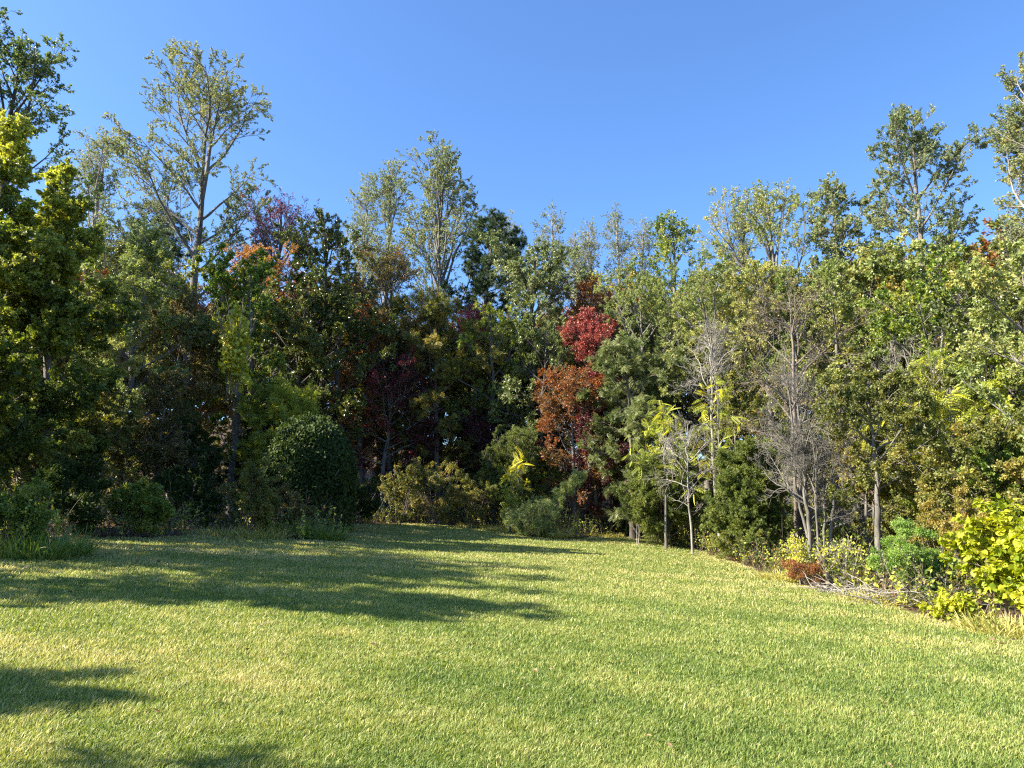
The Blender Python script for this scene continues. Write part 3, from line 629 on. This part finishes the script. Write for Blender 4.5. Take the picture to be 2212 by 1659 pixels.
shrub_px('yellow_shrub', 'bright yellow shrub cut off by the right edge of the picture', 2235, 1345, 1120, 120, 524, depth=11.6, nleaf=500, mat='bright_yellow_leaf', tpl='heart', size=.155, ub=1.0, stems=3, spread=.12, droop=.5)
shrub_px('yellow_shrub', 'low yellow sprout at the foot of the bright yellow shrub', 2065, 1345, 1285, 110, 523, nleaf=300, mat='bright_yellow_leaf', tpl='heart', size=.11, ub=1.0, stems=5, spread=.3)
shrub_px('shrub', 'half-bare shrub with pale branches and whitish leaves in front of the multi-stemmed bare tree', 1820, 1272, 1150, 170, 525, nleaf=130, mat='yellow_green_leaf', size=.13, bark='pale_bark', stems=4, spread=.5, wob=.2, tone0=.25, trunk_r=.05)
shrub_px('shrub', 'thin pale sapling shrub left of the half-bare pale shrub', 1735, 1262, 1150, 70, 526, nleaf=260, mat='yellow_green_leaf', size=.10, bark='pale_bark', stems=3, tone0=.2)
shrub_px('shrub', 'red-brown brushy clump at the right lawn edge', 1745, 1266, 1215, 110, 527, nleaf=2600, mat='rust_leaf', size=.05, stems=7, spread=.5)
shrub_px('sapling', 'slender lit sapling with a fan of fronds on top beside the bent pine sapling', 1120, 1150, 988, 70, 528, sp='sumac', nleaf=9, mat='yellow_green_leaf', size=.85, cat='sapling', group='saplings', tone0=.4, n1=6)
shrub_px('shrub', 'pale green upright shrub around the slender lit sapling', 1098, 1150, 1035, 60, 529, nleaf=1600, mat='yellow_green_leaf', tone0=-.2, size=.09, stems=4, spread=.1)
shrub_px('pine_sapling', 'bent young pine leaning right at the lawn edge', 1165, 1160, 1018, 70, 530, sp='pine', cat='sapling', group='saplings', nleaf=330, mat='young_pine_needle', size=.30, cb=.12, lean=(2.0, 0), n1=24, env='column', trunk_r=.035, n2=5, n3=3, a=(75, 50))
shrub_px('shrub', 'sprawling low pine bush left of the bent young pine', 1150, 1160, 1085, 170, 531, sp='pine', nleaf=420, mat='young_pine_needle', size=.28, stems=5, spread=.7, cb=.1, env='column', trunk_r=.03)
shrub_px('sapling', 'thin forked pale stub of a sapling on the lawn edge before the left lit cedar', 1375, 1178, 1128, 30, 532, sp='bare', cat='sapling', group='saplings', stems=3, spread=.25, n1=2, n2=1, n3=1, trunk_r=.03)

def vine_mound():
    r = rngof(61); x, y = hit(665, 1130); y = 25.5; p = at(665, 1100, y); x = float(p[0]); z = float(gz(x, y))
    H = float(at(665, 900, y)[2]) - z; R = 165 / 2 / PF * y * 1.08
    n = 42000; u = r.random(n) ** .75 * 1.45; a = r.uniform(0, 6.283, n)
    th = np.arccos(1 - u)          # 0 top .. 90 side
    rad = 1 + .16 * (vnoise(a * 2.2, th * 3, .9) - .5) + r.normal(0, .035, n) - .05 * (r.random(n) < .3)
    pos = np.stack([R * np.sin(th) * np.cos(a) * rad, R * np.sin(th) * np.sin(a) * rad, H * .56 + H * .44 * np.cos(th) * rad], -1)
    low = (r.random(n) < .30) & (th > .9); pos[low, 2] -= H * .5 * r.random(low.sum()) ** 1.5
    pos[:, 2] = np.maximum(pos[:, 2], .05)
    ax = np.stack([np.cos(a) * .5, np.sin(a) * .5, -np.ones(n) * .9], -1) + r.normal(0, .35, (n, 3))
    tone = np.clip(.45 + .5 * (vnoise(a * 3, pos[:, 2], .5) - .5) + r.normal(0, .18, n), 0, 1)
    crown = [(*leaves(r, pos, ax, .095 * r.uniform(.6, 1.3, n), 'broad', tone, .35), 0)]
    m = 26; aa = r.uniform(0, 6.283, m)
    base = np.stack([R * .55 * np.cos(aa), R * .55 * np.sin(aa), np.full(m, -.1)], -1)
    P = grow(r, base, np.tile([0, 0, 1.], (m, 1)) + r.normal(0, .2, (m, 3)), np.full(m, H * .6), 8, .1, .08)
    t = thing('vine_mound', 'dark green dome of vines draped over a bush, left of the middle', 'shrub', (x, y, z), 'shrubs along the wood edge')
    link('stems', mesh('vine_stems', [(*tubes(P, np.full((m, 9), .025), 5), None, 0)], [BM['brown_bark']]), t)
    link('leaves', mesh('vine_mound_leaves', crown, [LM['vine_leaf']]), t)
vine_mound()

def hanging_vine():
    r = rngof(62); y = 26.8; p = at(507, 760, y); zt = float(at(507, 640, y)[2]); zb = float(at(507, 835, y)[2])
    m0 = 15; sa = r.uniform(0, 6.283, m0); sr = r.uniform(.05, .62, m0); s0 = r.uniform(0, .35, m0); s1 = r.uniform(.55, 1.05, m0)
    n = 3000; k = r.integers(0, m0, n); u = s0[k] + (s1[k] - s0[k]) * r.random(n) ** .7; a = sa[k]
    wd = sr[k] * (.25 + .9 * u) + .05 * np.sin(u * 9 + k)
    jit = r.normal(0, 1, (n, 3)) * (.05 + .10 * vnoise(k * 7.3, u * 9, 1.0))[:, None]
    z = zt + (zb - zt) * u
    pos = np.stack([wd * np.cos(a), wd * np.sin(a), z - zb], -1) + jit
    ax = np.stack([np.cos(a) * .4, np.sin(a) * .4, -np.ones(n)], -1) + r.normal(0, .4, (n, 3))
    t = thing('hanging_vine', 'yellow vine hanging in a column down the bright green tree', 'vine', (float(p[0]), y, zb))
    m = 9; aa = r.uniform(0, 6.283, m)
    P = grow(r, np.stack([.2 * np.cos(aa), .15 * np.sin(aa), np.full(m, -.3)], -1), np.tile([0, 0, 1.], (m, 1)), np.full(m, (zt - zb) * 1.05), 10, 0, .08)
    link('stems', mesh('hanging_vine_stems', [(*tubes(P, np.full((m, 11), .012), 4), None, 0)], [BM['brown_bark']]), t)
    link('leaves', mesh('hanging_vine_leaves', [(*leaves(r, pos, ax, .15 * r.uniform(.6, 1.3, n), 'broad', np.clip(r.normal(.5, .22, n), 0, 1), .2), 0)], [LM['yellow_vine_leaf']]), t)
hanging_vine()

def clump_mesh(seed, n, h, spread, mname):
    r = rngof(seed); a = r.uniform(0, 6.283, n); q = spread * np.sqrt(r.random(n))
    base = np.stack([q * np.cos(a), q * np.sin(a), np.full(n, -.02)], -1)
    ta = a + r.normal(0, .8, n); ln = r.uniform(.15, .9, n)
    d = np.stack([np.cos(ta) * ln, np.sin(ta) * ln, np.ones(n)], -1)
    L = h * r.uniform(.45, 1.15, n)
    P = grow(r, base, d, L, 5, -1.1, .06)
    T = norm(np.gradient(P, axis=1)); S = norm(np.cross(T, np.array([0, 0, 1.]) + r.normal(0, .3, (n, 1, 3))))
    w = (.008 * np.array([.8, 1, .9, .7, .45, .05]))[None, :, None]
    V = np.stack([P - S * w, P + S * w], 2).reshape(-1, 3)
    I = np.arange(n * 12).reshape(n, 6, 2)
    q4 = np.stack([I[:, :-1, 0], I[:, :-1, 1], I[:, 1:, 1], I[:, 1:, 0]], -1).reshape(-1, 4)
    tone = np.repeat(np.clip(r.normal(.5, .25, n), 0, 1), 12)
    return mesh('grass_clump', [(V, q4, tone, 0)], [LM[mname]])
def clump(label, px, base, h, spread, mname, seed, n=420):
    x, y = hit(px, base); o = link('grass_clump', clump_mesh(seed, n, h, spread, mname)); o.location = (x, y, float(gz(x, y)))
    prop(o, label, 'grass clump', 'unmown grass clumps along the lawn edge')
clump('dark green long grass at the left edge corner of the lawn', 60, 1200, .55, 1.0, 'green_blade', 701, 1400)
clump('arching green grass clump before the vine-draped mound', 640, 1160, .75, .8, 'green_blade', 702, 900)
clump('drooping green and straw grass clump at the tip of the left border', 705, 1166, .55, .55, 'green_blade', 703, 700)
clump('straw grass tuft left of the arching green clump', 560, 1162, .45, .8, 'straw_blade', 704, 700)
clump('low dry grass between the maples and the arching green clump', 470, 1154, .35, 1.0, 'straw_blade', 705, 700)
clump('yellow-green reedy grass clump before the bent young pine', 1205, 1163, .6, .55, 'straw_blade', 706, 600)
clump('dry yellow grass clump left of the pine bush', 1085, 1147, .4, .9, 'straw_blade', 707, 700)
clump('dry grass tuft right of the reedy clump', 1300, 1158, .25, 1.0, 'straw_blade', 708, 700)
clump('small dry tuft at the far lawn edge', 1020, 1139, .35, .7, 'straw_blade', 709, 500)
clump('tawny grass tuft at the right end of the far lawn edge', 1460, 1177, .35, .8, 'straw_blade', 710, 600)
clump('tawny grass below the red-brown brushy clump', 1690, 1252, .35, .6, 'straw_blade', 711, 600)
clump('dry bent grass under the brush at the right lawn edge', 1900, 1300, .3, .7, 'straw_blade', 712, 700)
clump('dry grass at the foot of the bright yellow shrub', 2170, 1368, .35, .6, 'straw_blade', 713, 800)
clump('green tuft beside the low yellow sprout', 2110, 1352, .3, .3, 'green_blade', 714, 400)

def weeds():
    """thin leafy weed stalks growing along the wood edge, too many to count"""
    r = rngof(81); pts = []
    poly = [hit(*q) for q in LAWN_PX]
    for i in range(len(poly) - 1):
        a = np.array(poly[i]); b = np.array(poly[i + 1]); L = np.linalg.norm(b - a); n = int(L * 26)
        nrm = np.array([b[1] - a[1], a[0] - b[0]]) / max(L, 1e-6)
        for k in range(n):
            q = a + (b - a) * r.random() - nrm * (-.35 + 1.6 * r.random() ** 1.6); pts.append(q)
    pts = np.array(pts); pts = pts[~in_poly(pts[:, 0], pts[:, 1], LAWN)]
    n = len(pts); base = np.stack([pts[:, 0], pts[:, 1], gz(pts[:, 0], pts[:, 1]) - .03], -1)
    L = r.uniform(.3, 1.1, n)
    P = grow(r, base, np.tile([0, 0, 1.], (n, 1)) + r.normal(0, .25, (n, 3)), L, 5, -.1, .10)
    wood = (*tubes(P, np.full((n, 6), .006) * np.linspace(1.2, .5, 6), 3), None, 0)
    m = n * 16; i = r.integers(0, n, m); p, T = along(P, i, r.uniform(.2, 1, m))
    ax = r.normal(0, .8, (m, 3)); ax[:, 2] -= .2
    kind = r.random(n)
    tone = np.clip(.35 + .5 * kind[i] + r.normal(0, .15, m), 0, 1)
    dead = kind[i] > .68
    mid = (kind[i] > .38) & ~dead; grn = ~dead & ~mid
    a3 = leaves(r, p[mid], ax[mid], r.uniform(.06, .12, mid.sum()), 'oval', tone[mid], .4)
    a1 = leaves(r, p[grn], ax[grn], r.uniform(.05, .11, grn.sum()), 'oval', tone[grn], .5)
    a2 = leaves(r, p[dead], ax[dead], r.uniform(.04, .08, dead.sum()), 'oval', r.random(dead.sum()), .3)
    o = link('weeds', mesh('weeds', [wood, (*a1, 1), (*a2, 2), (*a3, 3)], [BM['brown_bark'], LM['olive_leaf'], LM['dead_leaf'], LM['yellow_green_leaf']]))
    prop(o, 'tangle of thin weed stalks along the edge of the lawn', 'weeds', kind='stuff')
weeds()

def undergrowth():
    r = rngof(82); n = 5600
    x = r.uniform(-24, 22, n); y = r.uniform(14, 56, n)
    ok = ~in_poly(x, y, LAWN) & (edge_dist(x, y, LAWN) < 11) & (y > 8 + .0 * x) & ~((x < -8) & (y < 13)); x, y = x[ok], y[ok]; n = len(x)
    base = np.stack([x, y, gz(x, y) - .03], -1); L = r.uniform(.5, 1.8, n)
    P = grow(r, base, np.tile([0, 0, 1.], (n, 1)) + r.normal(0, .35, (n, 3)), L, 5, -.15, .14)
    wood = (*tubes(P, np.full((n, 6), .009) * np.linspace(1.2, .5, 6), 3), None, 0)
    m = n * 30; i = r.integers(0, n, m); p, T = along(P, i, r.uniform(.15, 1, m)); p = p + r.normal(0, .16, (m, 3))
    ax = r.normal(0, .8, (m, 3)); ax[:, 2] -= .2
    tone = np.clip(.6 * r.random(n)[i] + .4 * r.random(m), 0, 1)
    kk = (r.random(n) < .55)[i]
    o = link('undergrowth', mesh('undergrowth', [wood, (*leaves(r, p[kk], ax[kk], r.uniform(.06, .13, kk.sum()), 'oval', tone[kk], .5), 1), (*leaves(r, p[~kk], ax[~kk], r.uniform(.06, .12, (~kk).sum()), 'oval', tone[~kk], .5), 2)], [BM['brown_bark'], LM['vine_leaf'], LM['fresh_leaf']]))
    prop(o, 'dark leafy undergrowth on the floor of the wood', 'undergrowth', kind='stuff')
undergrowth()

def litter():
    r = rngof(83); n = 34000
    x = r.uniform(-22, 24, n); y = r.uniform(9, 60, n)
    ed = edge_dist(x, y, LAWN); ins = in_poly(x, y, LAWN)
    ok = (~ins & (ed < 12)) | (ins & (ed < 2.5) & (r.random(n) < .25)) | (ins & (r.random(n) < .006)); x, y = x[ok], y[ok]; n = len(x)
    x2 = r.uniform(-3, 4, 22); y2 = r.uniform(4, 9, 22); x = np.concatenate([x, x2]); y = np.concatenate([y, y2]); n = len(x)
    p = np.stack([x, y, gz(x, y) + r.uniform(.01, .05, n)], -1)
    ax = r.normal(0, 1, (n, 3)); ax[:, 2] *= .25
    V, F, T = leaves(r, p, ax, r.uniform(.04, .085, n), 'oval', r.random(n), .7)
    o = link('fallen_leaves', mesh('fallen_leaves', [(V, F, T, 0)], [LM['dead_leaf']]))
    prop(o, 'brown fallen leaves scattered over the wood floor and lawn', 'fallen leaves', kind='stuff')
litter()

def brush_pile(label, px, base, w, h, n, seed):
    r = rngof(seed); x, y = hit(px, base); W = w / PF * y
    b = np.stack([r.uniform(-.5, .5, n) * W, r.uniform(-.1, .9, n), r.uniform(.0, h, n) * .6], -1)
    d = r.normal(0, 1, (n, 3)); d[:, 2] = np.abs(d[:, 2]) * .3 - .1
    P = grow(r, b, d, r.uniform(.3, 1.1, n), 5, -.1, .16); P[:, :, 2] = np.maximum(P[:, :, 2], .0)
    o = link('brush_pile', mesh('brush_pile', [(*tubes(P, r.uniform(.004, .014, (n, 1)) * np.linspace(1, .4, 6)[None], 4), None, 0)], [BM['pale_bark']]))
    o.location = (x, y, float(gz(x, y))); prop(o, label, 'brush pile', 'heaps of cut branches')
brush_pile('heap of pale cut branches left of the low yellow sprout', 1950, 1310, 190, .45, 110, 91)
brush_pile('small heap of twigs under the half-bare pale shrub', 1830, 1285, 90, .25, 60, 92)
print('faces', sum(len(o.data.polygons) for o in C.objects if o.type == 'MESH'))
